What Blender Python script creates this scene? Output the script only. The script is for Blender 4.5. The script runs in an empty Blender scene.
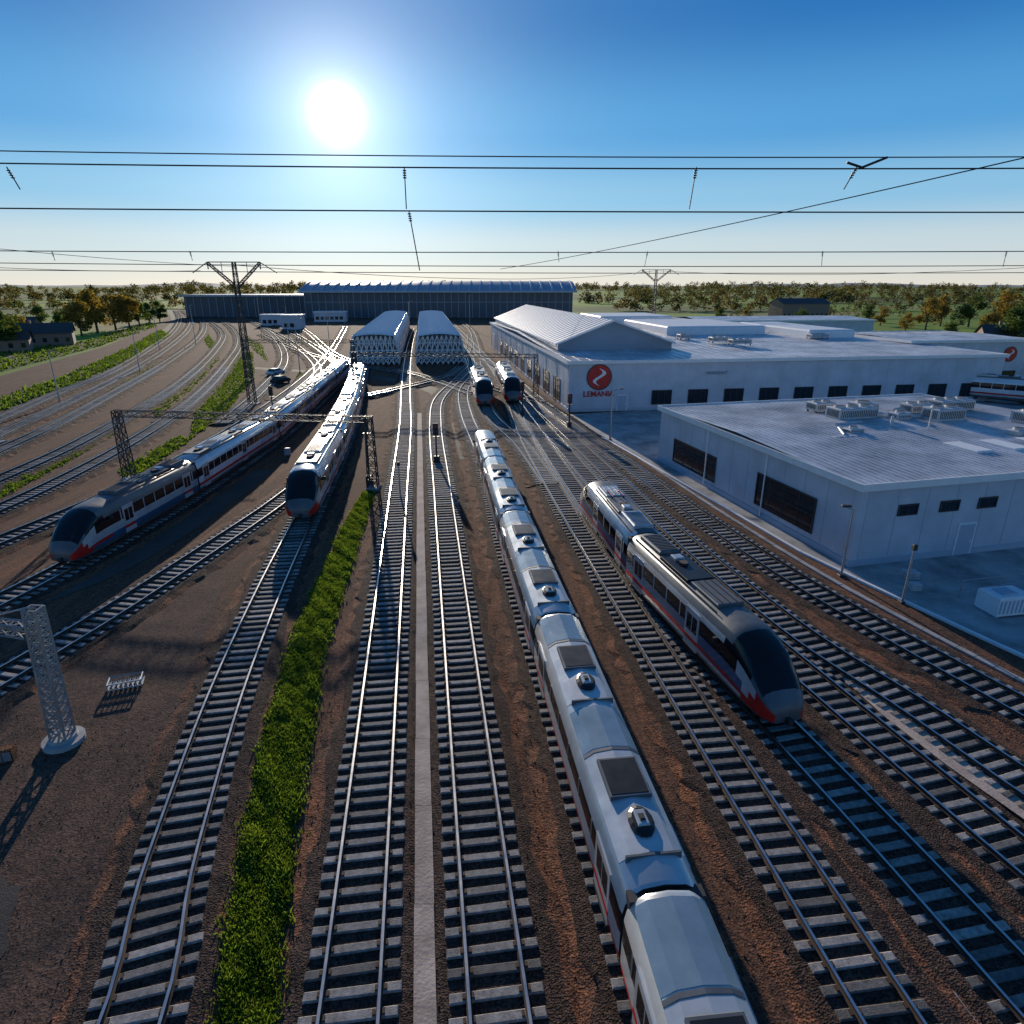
import bpy, math, random, bisect
from mathutils import Vector, Matrix
random.seed(11)
R=random.random
def U(a,b): return random.uniform(a,b)
H=18.0; F=640.0; P=math.atan(227/640); CP,SP=math.cos(P),math.sin(P)
def S(u,v,h=0.0):
    """site survey: ground position (metres) of a measured sight line"""
    a=(u-512)/F; b=(v-512)/F; t=(H-h)/(SP+b*CP)
    return (a*t,(CP-b*SP)*t)
# ---------------------------------------------------------------- materials
def nn(nt,t,**k):
    n=nt.nodes.new(t)
    for a,b in k.items(): setattr(n,a,b)
    return n
def rgba(c): return (c[0],c[1],c[2],1)
def mat(name,base,rough=.6,metal=0,var=.12,nscale=1.5,bump=0,bscale=20,island=0,spec=.5,col2=None,coat=0,trans=0):
    m=bpy.data.materials.new(name); m.use_nodes=True; nt=m.node_tree
    p=nt.nodes['Principled BSDF']; L=nt.links.new
    p.inputs['Metallic'].default_value=metal
    p.inputs['Specular IOR Level'].default_value=spec
    if coat: p.inputs['Coat Weight'].default_value=coat; p.inputs['Coat Roughness'].default_value=.08
    tc=nn(nt,'ShaderNodeTexCoord'); no=nn(nt,'ShaderNodeTexNoise')
    no.inputs['Scale'].default_value=nscale; no.inputs['Detail'].default_value=5; no.inputs['Roughness'].default_value=.65
    L(tc.outputs['Object'],no.inputs['Vector'])
    mr=nn(nt,'ShaderNodeMapRange'); mr.inputs[1].default_value=.3; mr.inputs[2].default_value=.7
    L(no.outputs['Fac'],mr.inputs[0])
    mx=nn(nt,'ShaderNodeMix',data_type='RGBA')
    c2=col2 if col2 else tuple(x*(1-2*var) for x in base)
    mx.inputs[6].default_value=rgba(c2); mx.inputs[7].default_value=rgba(base if col2 else tuple(min(1,x*(1+var*.5)) for x in base))
    L(mr.outputs[0],mx.inputs[0]); out=mx.outputs[2]
    if island:
        g=nn(nt,'ShaderNodeNewGeometry'); r=nn(nt,'ShaderNodeMapRange')
        r.inputs[3].default_value=1-island; r.inputs[4].default_value=1+island
        L(g.outputs['Random Per Island'],r.inputs[0])
        q=nn(nt,'ShaderNodeVectorMath',operation='SCALE'); L(out,q.inputs[0]); L(r.outputs[0],q.inputs[3]); out=q.outputs[0]
    L(out,p.inputs['Base Color'])
    rr=nn(nt,'ShaderNodeMapRange'); rr.inputs[3].default_value=max(0,rough-.08); rr.inputs[4].default_value=min(1,rough+.1)
    L(no.outputs['Fac'],rr.inputs[0]); L(rr.outputs[0],p.inputs['Roughness'])
    if bump:
        b=nn(nt,'ShaderNodeBump'); b.inputs['Strength'].default_value=bump; b.inputs['Distance'].default_value=.05
        n2=nn(nt,'ShaderNodeTexNoise'); n2.inputs['Scale'].default_value=bscale; n2.inputs['Detail'].default_value=3
        L(tc.outputs['Object'],n2.inputs['Vector']); L(n2.outputs['Fac'],b.inputs['Height'])
        L(b.outputs[0],p.inputs['Normal'])
    if trans:
        t=nn(nt,'ShaderNodeBsdfTranslucent'); q=nn(nt,'ShaderNodeVectorMath',operation='MULTIPLY'); L(out,q.inputs[0]); q.inputs[1].default_value=(1.5,1.5,.8) if base[0]<.5 else (1,1,1); L(q.outputs[0],t.inputs[0])
        ms=nn(nt,'ShaderNodeMixShader'); ms.inputs[0].default_value=trans; L(p.outputs[0],ms.inputs[1]); L(t.outputs[0],ms.inputs[2]); L(ms.outputs[0],nt.nodes['Material Output'].inputs[0])
    return m
def dirt_mat(name,cols,scales=(.05,.35),fine=9,bump=.6,streak=0,fr=(.6,1.45)):
    m=bpy.data.materials.new(name); m.use_nodes=True; nt=m.node_tree; L=nt.links.new
    p=nt.nodes['Principled BSDF']; p.inputs['Roughness'].default_value=.95; p.inputs['Specular IOR Level'].default_value=.12
    tc=nn(nt,'ShaderNodeTexCoord'); src=tc.outputs['Object']
    if streak:
        mp=nn(nt,'ShaderNodeMapping'); mp.inputs['Rotation'].default_value=(0,0,math.radians(-7.8)); mp.inputs['Scale'].default_value=(1,streak,1)
        L(src,mp.inputs[0]); st=mp.outputs[0]
    else: st=src
    def noi(s,d=6,v=None,lo=.32,hi=.68):
        n=nn(nt,'ShaderNodeTexNoise'); n.inputs['Scale'].default_value=s; n.inputs['Detail'].default_value=d
        n.inputs['Roughness'].default_value=.72; L(v or src,n.inputs['Vector'])
        r=nn(nt,'ShaderNodeMapRange'); r.inputs[1].default_value=lo; r.inputs[2].default_value=hi
        L(n.outputs['Fac'],r.inputs[0]); return r.outputs[0]
    a=noi(scales[0],6,st); b=noi(scales[1],6,st); c=noi(3,4,None,.25,.75)
    m1=nn(nt,'ShaderNodeMix',data_type='RGBA'); m1.inputs[6].default_value=rgba(cols[0]); m1.inputs[7].default_value=rgba(cols[1]); L(a,m1.inputs[0])
    m2=nn(nt,'ShaderNodeMix',data_type='RGBA'); L(m1.outputs[2],m2.inputs[6]); m2.inputs[7].default_value=rgba(cols[2])
    q=nn(nt,'ShaderNodeMath',operation='MULTIPLY'); L(b,q.inputs[0]); L(c,q.inputs[1])
    q2=nn(nt,'ShaderNodeMath',operation='MULTIPLY',use_clamp=True); L(q.outputs[0],q2.inputs[0]); q2.inputs[1].default_value=1.8; L(q2.outputs[0],m2.inputs[0])
    v=nn(nt,'ShaderNodeTexVoronoi'); v.inputs['Scale'].default_value=fine; L(src,v.inputs['Vector'])
    sp=nn(nt,'ShaderNodeSeparateColor'); L(v.outputs['Color'],sp.inputs[0])
    r=nn(nt,'ShaderNodeMapRange'); r.inputs[3].default_value=fr[0]; r.inputs[4].default_value=fr[1]; L(sp.outputs[0],r.inputs[0])
    s=nn(nt,'ShaderNodeVectorMath',operation='SCALE'); L(m2.outputs[2],s.inputs[0]); L(r.outputs[0],s.inputs[3])
    L(s.outputs[0],p.inputs['Base Color'])
    bp=nn(nt,'ShaderNodeBump'); bp.inputs['Strength'].default_value=bump; bp.inputs['Distance'].default_value=.04
    ad=nn(nt,'ShaderNodeMath',operation='ADD'); L(v.outputs['Distance'],ad.inputs[0]); L(c,ad.inputs[1])
    L(ad.outputs[0],bp.inputs['Height']); L(bp.outputs[0],p.inputs['Normal'])
    return m
M={}
M['yard']=dirt_mat('yard_soil',[(.25,.105,.055),(.15,.075,.047),(.055,.038,.03)],(.3,1.3),15,.35,.09)
M['lot']=dirt_mat('gravel_lot_soil',[(.12,.07,.05),(.165,.095,.064),(.05,.037,.032)],(.15,.5),15,.3)
M['ballast']=dirt_mat('ballast_stone',[(.095,.056,.04),(.07,.047,.038),(.035,.024,.02)],(.2,1.2),17,.8,0,(.45,1.7))
M['rust']=dirt_mat('rusty_shoulder',[(.29,.112,.05),(.15,.07,.045),(.065,.042,.033)],(.35,1.8),15,.6,.12,(.5,1.6))
M['sleeper']=mat('concrete_sleeper',(.31,.285,.265),.8,var=.28,nscale=5,bump=.3,bscale=30,island=.45,spec=.3)
M['railside']=mat('rail_rust',(.08,.045,.03),.8,var=.2)
M['railtop']=mat('rail_polished',(.66,.63,.60),.3,1,var=.08)
M['steel']=mat('galvanised_steel',(.46,.46,.46),.45,.6,var=.15)
M['dsteel']=mat('dark_steel',(.05,.052,.056),.6,.3)
M['wire']=mat('wire_metal',(.03,.03,.035),.6,.3)
M['ceramic']=mat('insulator_ceramic',(.05,.03,.025),.3)
M['concrete']=mat('concrete_paving',(.42,.41,.40),.85,var=.3,nscale=.35,bump=.15,bscale=12)
M['path']=mat('walkway_concrete',(.58,.45,.36),.9,var=.25,nscale=.8,bump=.3,bscale=9)
M['asphalt']=mat('asphalt_road',(.085,.066,.055),.9,var=.25,nscale=.3,bump=.2,bscale=25)
M['grass']=dirt_mat('grass_soil',[(.08,.12,.022),(.11,.14,.03),(.12,.085,.04)],(.15,.5),6,.6)
M['drygrass']=dirt_mat('dry_grass_soil',[(.20,.14,.045),(.11,.12,.03),(.24,.12,.05)],(.12,.5),6,.6)
M['blade']=mat('grass_blade',(.21,.27,.035),.6,col2=(.06,.12,.015),nscale=1.6,island=.6,spec=.2,trans=.4)
M['wall']=mat('wall_cladding',(.54,.59,.66),.45,.05,var=.1,nscale=.35)
M['wall2']=mat('wall_band',(.40,.47,.56),.5,.1,var=.05,nscale=.5)
M['roof']=mat('roof_sheet',(.70,.69,.71),.35,.15,var=.25,nscale=.22)
M['trim']=mat('white_trim',(.82,.82,.81),.5,var=.05,spec=.4)
M['rib']=mat('white_rib_steel',(.86,.86,.85),.3,.1,var=.04,spec=.7)
M['canvas']=mat('white_canopy',(.50,.52,.54),.42,var=.15,nscale=.4,spec=.5,trans=.25)
M['glass']=mat('window_glass',(.015,.02,.026),.08,var=.1,spec=.6)
M['hvac']=mat('hvac_metal',(.58,.58,.58),.5,.2,var=.15)
M['red']=mat('sign_red',(.60,.02,.015),.5)
M['black']=mat('sign_black',(.02,.02,.02),.4)
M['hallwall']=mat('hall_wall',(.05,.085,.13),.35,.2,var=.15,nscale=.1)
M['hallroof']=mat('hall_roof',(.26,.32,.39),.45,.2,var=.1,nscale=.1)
M['brick']=mat('brick_wall',(.30,.20,.15),.85)
M['tile']=mat('dark_roof',(.06,.055,.055),.7)
M['bark']=mat('bark',(.09,.06,.04),.9)
M['leafg']=mat('leaves_green',(.10,.13,.03),.6,col2=(.05,.085,.02),nscale=.3,island=.55,spec=.2,trans=.42)
M['leafa']=mat('leaves_autumn',(.32,.18,.035),.6,col2=(.15,.13,.025),nscale=.25,island=.55,spec=.2,trans=.42)
M['leafd']=mat('leaves_far',(.17,.11,.04),.7,col2=(.05,.075,.026),nscale=.03,island=.55,spec=.15,trans=.38)
M['tw']=mat('train_white',(.72,.73,.75),.25,.1,var=.07,nscale=.8,coat=.4)
M['troof']=mat('train_roof_teal',(.30,.40,.45),.25,.3,var=.12,nscale=.7,coat=.4)
M['tgrey']=mat('train_roof_grey',(.13,.14,.15),.45,.2,var=.18,nscale=.9)
M['tlg']=mat('train_light_grey',(.58,.60,.61),.3,.3,var=.12,nscale=.9,coat=.3)
M['tred']=mat('train_red',(.62,.018,.014),.4,coat=.1,spec=.3)
M['tblue']=mat('train_blue',(.03,.10,.20),.3,coat=.3)
M['tglass']=mat('train_glass',(.007,.009,.012),.12,spec=.3,var=.1)
M['under']=mat('underframe',(.03,.028,.027),.75)
M['panel']=mat('roof_black_panel',(.012,.014,.018),.35,var=.15,spec=.35)
M['bellow']=mat('gangway_rubber',(.04,.04,.042),.7)
M['lens']=mat('lamp_lens',(.85,.85,.8),.1)
# ---------------------------------------------------------------- mesh builder
class MB:
    def __init__(s,T=None): s.v=[];s.f=[];s.m=[];s.T=T or Matrix.Identity(4)
    def add(s,vs,fs,m=0):
        o=len(s.v); T=s.T
        s.v+= [tuple(T@Vector(p)) for p in vs]
        for i,f in enumerate(fs):
            s.f.append(tuple(o+k for k in f)); s.m.append(m[i] if isinstance(m,list) else m)
    def box(s,x0,x1,y0,y1,z0,z1,m=0,ch=0):
        if ch:
            c=ch; vs=[(x0,y0,z0),(x1,y0,z0),(x1,y1,z0),(x0,y1,z0),(x0,y0,z1-c),(x1,y0,z1-c),(x1,y1,z1-c),(x0,y1,z1-c),
              (x0+c,y0+c,z1),(x1-c,y0+c,z1),(x1-c,y1-c,z1),(x0+c,y1-c,z1)]
            fs=[(3,2,1,0),(0,1,5,4),(1,2,6,5),(2,3,7,6),(3,0,4,7),(4,5,9,8),(5,6,10,9),(6,7,11,10),(7,4,8,11),(8,9,10,11)]
        else:
            vs=[(x0,y0,z0),(x1,y0,z0),(x1,y1,z0),(x0,y1,z0),(x0,y0,z1),(x1,y0,z1),(x1,y1,z1),(x0,y1,z1)]
            fs=[(3,2,1,0),(0,1,5,4),(1,2,6,5),(2,3,7,6),(3,0,4,7),(4,5,6,7)]
        s.add(vs,fs,m)
    def cyl(s,p,q,r,m=0,n=6,r2=None):
        p=Vector(p);q=Vector(q);d=q-p
        if d.length<1e-6: return
        d.normalize(); a=d.orthogonal().normalized(); b=d.cross(a); r2=r if r2 is None else r2
        vs=[];
        for c,rr in((p,r),(q,r2)):
            for i in range(n):
                t=2*math.pi*i/n; vs.append(tuple(c+a*math.cos(t)*rr+b*math.sin(t)*rr))
        fs=[(i,(i+1)%n,n+(i+1)%n,n+i) for i in range(n)]+[tuple(range(n-1,-1,-1)),tuple(range(n,2*n))]
        s.add(vs,fs,m)
    def obj(s,name,mats,parent=None,smooth=None):
        me=bpy.data.meshes.new(name); me.from_pydata(s.v,[],s.f); me.polygons.foreach_set('material_index',s.m)
        for k in mats: me.materials.append(M[k])
        if smooth:
            me.polygons.foreach_set('use_smooth',[True]*len(s.f)); me.update(); me.set_sharp_from_angle(angle=math.radians(smooth))
        me.update(); o=bpy.data.objects.new(name,me); bpy.context.scene.collection.objects.link(o)
        if parent: o.parent=parent
        return o
def empty(name,loc=(0,0,0)):
    e=bpy.data.objects.new(name,None); e.empty_display_size=.5; bpy.context.scene.collection.objects.link(e); return e
def frame(x,y,yaw,z=0): return Matrix.Translation((x,y,z))@Matrix.Rotation(yaw,4,'Z')
# ---------------------------------------------------------------- ground
def sheet(name,pts,z,mk):
    mb=MB(); mb.add([(x,y,z) for x,y in pts],[tuple(range(len(pts)))])
    o=mb.obj(name,[mk])
    if o.data.polygons[0].normal.z<0: o.data.flip_normals()
    return o
m=bpy.data.materials.new('field_patchwork'); m.use_nodes=True; nt=m.node_tree; L=nt.links.new
p=nt.nodes['Principled BSDF']; p.inputs['Roughness'].default_value=.95; p.inputs['Specular IOR Level'].default_value=.1
tc=nn(nt,'ShaderNodeTexCoord'); v=nn(nt,'ShaderNodeTexVoronoi'); v.inputs['Scale'].default_value=.006
no=nn(nt,'ShaderNodeTexNoise'); no.inputs['Scale'].default_value=.05; no.inputs['Detail'].default_value=8
L(tc.outputs['Object'],v.inputs['Vector']); L(tc.outputs['Object'],no.inputs['Vector'])
sp=nn(nt,'ShaderNodeSeparateColor'); L(v.outputs['Color'],sp.inputs[0])
cr=nn(nt,'ShaderNodeValToRGB'); e=cr.color_ramp.elements
e[0].position=0; e[0].color=(.16,.25,.03,1); e[1].position=1; e[1].color=(.20,.16,.07,1)
for ps,c in((.3,(.22,.32,.04,1)),(.6,(.10,.14,.035,1)),(.8,(.24,.22,.07,1))):
    q=e.new(ps); q.color=c
cr.color_ramp.interpolation='CONSTANT'
L(sp.outputs[0],cr.inputs[0])
r=nn(nt,'ShaderNodeMapRange'); r.inputs[3].default_value=.5; r.inputs[4].default_value=1.5; L(no.outputs['Fac'],r.inputs[0])
sc=nn(nt,'ShaderNodeVectorMath',operation='SCALE'); L(cr.outputs[0],sc.inputs[0]); L(r.outputs[0],sc.inputs[3]); L(sc.outputs[0],p.inputs['Base Color'])
M['field']=m
sheet('ground',[(-9000,-400),(9000,-400),(9000,14000),(-9000,14000)],-.03,'field')
sheet('rail_yard_ground',[(-75,-60),(75,-60),(105,60),(112,150),(60,215),(45,400),(-190,440),S(176,308),S(158,325),S(100,348),S(0,376),S(-150,410),(-110,60)],0,'yard')
sheet('gravel_lot',[(-60,-5),(-9.5,-5),(-11.6,10),(-12.4,15),(-14.4,22),(-16.5,30),(-18.6,38),(-20.6,39.5),(-22.5,30),(-23.6,24),(-26,18),(-60,10)],.02,'lot')
M['patch']=mat('old_asphalt',(.055,.045,.04),.9,var=.3,nscale=1.2,bump=.3,bscale=18)
# irregular worn asphalt patch
import math as _m
ed=[]
base=[(-40,4),(-16,3),(-14.6,8),(-13.9,11.5),(-14.8,13.6),(-15.6,15.2),(-17.4,15.8),(-18.5,17.8),(-21,18.2),(-24,16.5),(-40,12)]
for a,b in zip(base,base[1:]):
    n=max(2,int(math.hypot(b[0]-a[0],b[1]-a[1])/.3))
    for k in range(n): t=k/n; ed.append((a[0]+(b[0]-a[0])*t+U(-.12,.12),a[1]+(b[1]-a[1])*t+U(-.12,.12)))
ed.append(base[-1]); sheet('asphalt_patch',ed,.035,'patch')
sheet('concrete_apron',[(6.2,93),(12,76),(14.3,67),(17.9,53),(20.6,42),(22.3,37.6),(25.5,30),(30,20),(70,14),(110,60),(100,110),(80,110),(40,103)],.03,'concrete')
mb=MB(); kp=[(6.2,93),(12,76),(14.3,67),(17.9,53),(20.6,42),(22.3,37.6),(25.5,30),(30,20)]
for a,b in zip(kp,kp[1:]):
    d=Vector((b[0]-a[0],b[1]-a[1])); l=d.length; mb.T=frame(a[0],a[1],math.atan2(d.y,d.x)); mb.box(0,l-.01,-.12,.12,-.02,.15,0,.02)
mb.obj('kerb',['trim'])
mb=MB()
def T2x(y): return -4.27-.138*(y-11.76)
yy=-6
while yy<92:
    l=U(3.6,4.4); x0=T2x(yy)+1.96; x1=T2x(yy+l)+1.96; w=.30; j=U(-.012,.012)
    mb.add([(x0-w+j,yy,.21),(x0+w+j,yy,.21),(x1+w+j,yy+l-.015,.21),(x1-w+j,yy+l-.015,.21),(x0-w+j,yy,0),(x0+w+j,yy,0),(x1+w+j,yy+l-.015,0),(x1-w+j,yy+l-.015,0)],
      [(0,1,2,3),(4,5,1,0),(5,6,2,1),(6,7,3,2),(7,4,0,3)])
    yy+=l
mb.obj('concrete_walkway',['path'])
# ---------------------------------------------------------------- tracks
def spline(pts,step=1.0):
    pts=[Vector((x,y)) for x,y in pts]; P0=[pts[0]*2-pts[1]]+pts+[pts[-1]*2-pts[-2]]; fine=[]
    for i in range(1,len(P0)-2):
        a,b,c,d=P0[i-1:i+3]
        t0=0;t1=max(1e-3,(b-a).length**.5);t2=t1+max(1e-3,(c-b).length**.5);t3=t2+max(1e-3,(d-c).length**.5)
        n=max(4,int((c-b).length/step*2))
        for k in range(n):
            t=t1+(t2-t1)*k/n
            A1=a*((t1-t)/(t1-t0))+b*((t-t0)/(t1-t0)); A2=b*((t2-t)/(t2-t1))+c*((t-t1)/(t2-t1)); A3=c*((t3-t)/(t3-t2))+d*((t-t2)/(t3-t2))
            B1=A1*((t2-t)/(t2-t0))+A2*((t-t0)/(t2-t0)); B2=A2*((t3-t)/(t3-t1))+A3*((t-t1)/(t3-t1))
            fine.append(B1*((t2-t)/(t2-t1))+B2*((t-t1)/(t2-t1)))
    fine.append(pts[-1]); cum=[0]
    for i in range(1,len(fine)): cum.append(cum[-1]+(fine[i]-fine[i-1]).length)
    return (fine,cum)
def at(path,s):
    f,c=path
    s=max(0,min(c[-1]-1e-4,s)); i=max(1,bisect.bisect_right(c,s)); i=min(i,len(f)-1)
    t=(s-c[i-1])/max(1e-9,c[i]-c[i-1]); d=(f[i]-f[i-1]).normalized()
    return f[i-1].lerp(f[i],t),d
def s_at_y(path,y):
    f,c=path
    for i in range(len(f)):
        if f[i].y>=y: return c[i]
    return c[-1]
NT=[0]; STN=MB()
def stone(x,y,z,r):
    a=U(0,6.28); vs=[(x+math.cos(a+k*1.57)*r*U(.6,1.1),y+math.sin(a+k*1.57)*r*U(.6,1.1),z-.01) for k in range(4)]+[(x+U(-.3,.3)*r,y+U(-.3,.3)*r,z+r*U(.5,1))]
    o=len(STN.v); STN.v+=vs; STN.f+=[(o,o+1,o+4),(o+1,o+2,o+4),(o+2,o+3,o+4),(o+3,o,o+4)]; STN.m+=[0,0,0,0]
def track(pts,smax_y=190):
    path=spline(pts); i=NT[0]; NT[0]+=1; dz=i*.003
    e=empty('railway_track'); tot=path[1][-1]
    mb=MB(); n=int(tot/.8)+1; prof=[-2.3,-1.8,-1.45,1.45,1.8,2.3]; zz=[-.01,.11,.2,.2,.11,-.01]
    vs=[];fs=[];ms=[]
    for k in range(n+1):
        q,d=at(path,tot*k/n); nx,ny=d.y,-d.x
        for a,z in zip(prof,zz):
            j=U(-.2,.2) if abs(a)>1.6 else 0
            vs.append((q.x+nx*(a+j),q.y+ny*(a+j),z+dz if z>0 else z))
    for k in range(n):
        for j in range(5):
            a=k*6+j; fs.append((a+1,a+7,a+6,a)); ms.append(1 if j in(0,4) else 0)
    mb.add(vs,fs,ms); mb.obj('ballast',['ballast','rust'],e)
    s=0
    while s<tot:   # loose stones near the lens end of the yard
        q,d=at(path,s)
        if 5<q.y<26:
            for _ in range(int(26-q.y*.6)):
                o_=U(-2.6,2.6); z=.2+dz if abs(o_)<1.4 else max(.02,.2-(abs(o_)-1.4)*.25)
                stone(q.x+d.y*o_+U(-.2,.2),q.y-d.x*o_+U(-.2,.2),z,U(.02,.055))
        s+=.4
    mb=MB(); n=int(tot/1.2)+1; pr=[(-.075,0),(.075,0),(.02,.05),(.04,.16),(-.04,.16),(-.02,.05)]
    for side in(-.755,.755):
        vs=[];fs=[];ms=[]
        for k in range(n+1):
            q,d=at(path,tot*k/n); nx,ny=d.y,-d.x
            for a,z in pr: vs.append((q.x+nx*(side+a),q.y+ny*(side+a),z+.27+dz))
        for k in range(n):
            for j in range(6):
                a=k*6+j; b=k*6+(j+1)%6; fs.append((a,b,b+6,a+6)); ms.append(1 if j==3 else 0)
        mb.add(vs,fs,ms)
    mb.obj('rails',['railside','railtop'],e)
    mb=MB(); s=.2
    while s<tot:
        q,d=at(path,s)
        if -12<q.y<smax_y and abs(q.x)<200:
            mb.T=frame(q.x+U(-.02,.02),q.y+U(-.02,.02),math.atan2(d.y,d.x)+U(-.018,.018),dz)
            mb.box(-.14,.14,-1.28+U(-.04,.04),1.28+U(-.04,.04),.05,.27,0,.03)
            if q.y<50:
                for sd in(-.755,.755):
                    mb.box(-.07,.07,sd-.16,sd-.08,.27,.32,1); mb.box(-.07,.07,sd+.08,sd+.16,.27,.32,1)
        s+=.62
    mb.obj('sleepers',['sleeper','railside'],e)
    return path
T1=track([(-7.6,0),(-8.9,6),(-9.85,11.76),(-10.8,14.7),(-11.8,18.8),(-13.1,24.8),(-14.8,34.8),(-16.2,44.5),(-19.3,67.7),(-22.8,89.7),(-29,123),(-37,165),(-52,250),(-75,380)])
T2=track([(-2.0,-5),(-4.27,11.76),(-10.1,54),(-14.2,84),(-19,115),(-25,156),(-33,215),(-42,290)])
T3=track([(1.9,-5),(-.4,11.76),(-6.13,54),(-10.3,85),(-12,105),(-10.6,130),(-9.6,155),(-18,220),(-32,330)])
T4=track([(6.9,-22),(4.2,9.6),(-.1,44),(-3.2,69),(-6.6,92),(-8.6,115),(-7.5,140),(-8.5,160)])
T5=track([(11.4,-3),(9.57,11.76),(4.26,54),(1.7,78),(0,103),(-4.5,150),(-17,240),(-30,330)])
T4b=track([(3.6,58),(1.2,73),(-2.4,88),(-4.2,99),(-7,125),(-12,175)])
T6=track([(16,-2),(14.8,6),(13.6,12.1),(12.4,18),(11.2,23.3),(9.1,32),(7.2,45),(5.2,62),(2.6,85),(-.5,112)])
T6b=track([(20.5,2),(18.8,9),(16.9,15.4),(15.0,23),(11.4,38),(9.0,50),(6.4,68),(3.4,90),(0,120),(-4,150)])
T7=track([(24.5,5),(22,12.5),(19.4,19),(17.8,24),(15.7,29.6),(13.2,40.8),(10.4,57),(7.8,74),(3,104),(-2.5,140),(-14,205),(-30,300)])
T8=track([(30,4),(26.5,14.5),(22.7,23.8),(18.4,36),(15.3,48.8),(11.8,66),(8.6,82),(4.4,104),(-1,138)])
TL2=track([(-30,6),(-26.3,18),(-24.4,26),(-23.1,31.8),(-21.7,40.8),(-20.2,52.6),(-19.9,66),(-22,84)])
TL1=track([(-35,14),(-32,26),(-30.6,33),(-29.6,39.8),(-28.8,54.8),(-29.0,77),(-31.2,101),(-35,135),(-44,190),(-62,290)])
TL0=track([(-41,28),(-37.6,43.5),(-35.8,57),(-35.8,72),(-37.3,95),(-41.5,130),(-52,190),(-75,300)])
def trs(l): return track([S(*q) for q in l],150)
trs([(-90,548),(0,512),(60,484),(130,446),(190,405),(228,365),(240,342),(228,325),(203,313)])
trs([(-90,520),(0,482),(60,455),(125,420),(180,385),(215,352),(223,335),(208,321),(188,311)])
trs([(-90,497),(0,453),(50,430),(110,397),(165,365),(200,338),(204,324),(192,314)])
trs([(-60,470),(0,436),(50,413),(105,386),(155,358),(187,332),(191,318),(182,311)])
trs([(225,425),(262,392),(284,365),(280,345),(258,325),(228,313)])
trs([(345,380),(333,362),(308,343),(278,327),(240,314)])
trs([(300,400),(318,372),(300,350),(268,330),(232,313)])
trs([(470,396),(440,384),(400,372),(352,366),(300,352),(262,335)])
trs([(365,398),(400,390),(448,377),(468,352),(470,335)])
trs([(505,372),(480,358),(476,345),(470,330),(455,318)])
trs([(540,405),(470,385),(425,378),(350,362),(310,335),(290,318)])
trs([(-90,462),(0,421),(60,394),(110,374),(150,350),(172,334),(180,320),(176,311)])
for _ in range(5000):
    x=U(-24,-9);y=U(5,24); stone(x,y,.02,U(.015,.045))
STN.obj('loose_stones',['ballast'])
def road(name,pts,w,z,mk):
    path=spline(pts); mb=MB(); tot=path[1][-1]; n=int(tot/3)+1; vs=[]
    for k in range(n+1):
        q,d=at(path,tot*k/n); vs+= [(q.x-d.y*w/2,q.y+d.x*w/2,z),(q.x+d.y*w/2,q.y-d.x*w/2,z)]
    mb.add(vs,[(2*k,2*k+1,2*k+3,2*k+2) for k in range(n)]); return mb.obj(name,[mk])
road('service_road',[S(*q) for q in[(-90,430),(0,405),(60,385),(120,360),(160,338),(178,322),(172,310)]],7,.025,'asphalt')
road('service_road',[S(*q) for q in[(-90,640),(0,608),(60,590),(130,558),(210,508),(262,470)]],2.6,.024,'asphalt')
road('service_road',[(-4,68),(-9,100),(-15,118),(-30,135),(-60,150)],3.4,.023,'asphalt')
road('service_path',[S(*q) for q in[(1150,880),(1024,818),(960,772),(900,726),(850,682)]],.9,.245,'path')
def trough(path,off,y0,y1):
    mb=MB(); s=s_at_y(path,y0); s1=s_at_y(path,y1)
    while s<s1:
        q,d=at(path,s); mb.T=frame(q.x+d.y*off,q.y-d.x*off,math.atan2(d.y,d.x)+U(-.02,.02)); mb.box(-.49,.49,-.17,.17,-.02,.10+U(0,.02),0,.015); s+=1.0
    mb.obj('cable_trough',['concrete'])
trough(T5,2.45,2,62); trough(T8,2.6,22,70)
# grass
def grass_patch(name,pts,n,h0,h1,w=.05,z=.03,mk='grass'):
    e=empty(name); o=sheet('turf',pts,z,mk); o.parent=e
    xs=[q[0] for q in pts]; ys=[q[1] for q in pts]
    def inside(x,y):
        c=False; j=len(pts)-1
        for i in range(len(pts)):
            xi,yi=pts[i]; xj,yj=pts[j]
            if (yi>y)!=(yj>y) and x<(xj-xi)*(y-yi)/(yj-yi)+xi: c=not c
            j=i
        return c
    vs=[];fs=[];k=0;tries=0
    while k<n and tries<n*30:
        tries+=1; x=U(min(xs),max(xs)); y=min(ys)+(max(ys)-min(ys))*R()**1.25
        if not inside(x+random.gauss(0,.2),y): continue
        g=math.sin(x*1.7+1.3*math.sin(y*.9))*math.cos(y*1.1+x)+.5*math.sin(x*5+y*3.1)
        cl=.45+.6*abs(g)
        for b in range(3):
            a=U(0,6.28); hh=U(h0,h1)*cl; bx=x+U(-.09,.09); by=y+U(-.09,.09); c,s_=math.cos(a)*w,math.sin(a)*w; lx,ly=U(-.6,.6)*hh,U(-.6,.6)*hh
            o_=len(vs); vs+= [(bx-c,by-s_,z),(bx+c,by+s_,z),(bx+lx*.4+c*.7,by+ly*.4+s_*.7,z+hh*.6),(bx+lx,by+ly,z+hh)]
            fs+= [(o_,o_+1,o_+2),(o_,o_+2,o_+3)]
        k+=1
    mb=MB(); mb.v=vs; mb.f=fs; mb.m=[0]*len(fs); mb.obj('grass_blades',['blade'],e)
Lp=[(216,1060),(228,960),(243,850),(254,790),(272,720),(290,655),(312,600),(344,530),(364,492)]
Rp=[(373,492),(360,530),(338,600),(320,655),(310,720),(298,790),(288,850),(278,960),(272,1060)]
grass_patch('grass_verge',[S(*q) for q in Lp+Rp],27000,.08,.27,.035)
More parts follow.
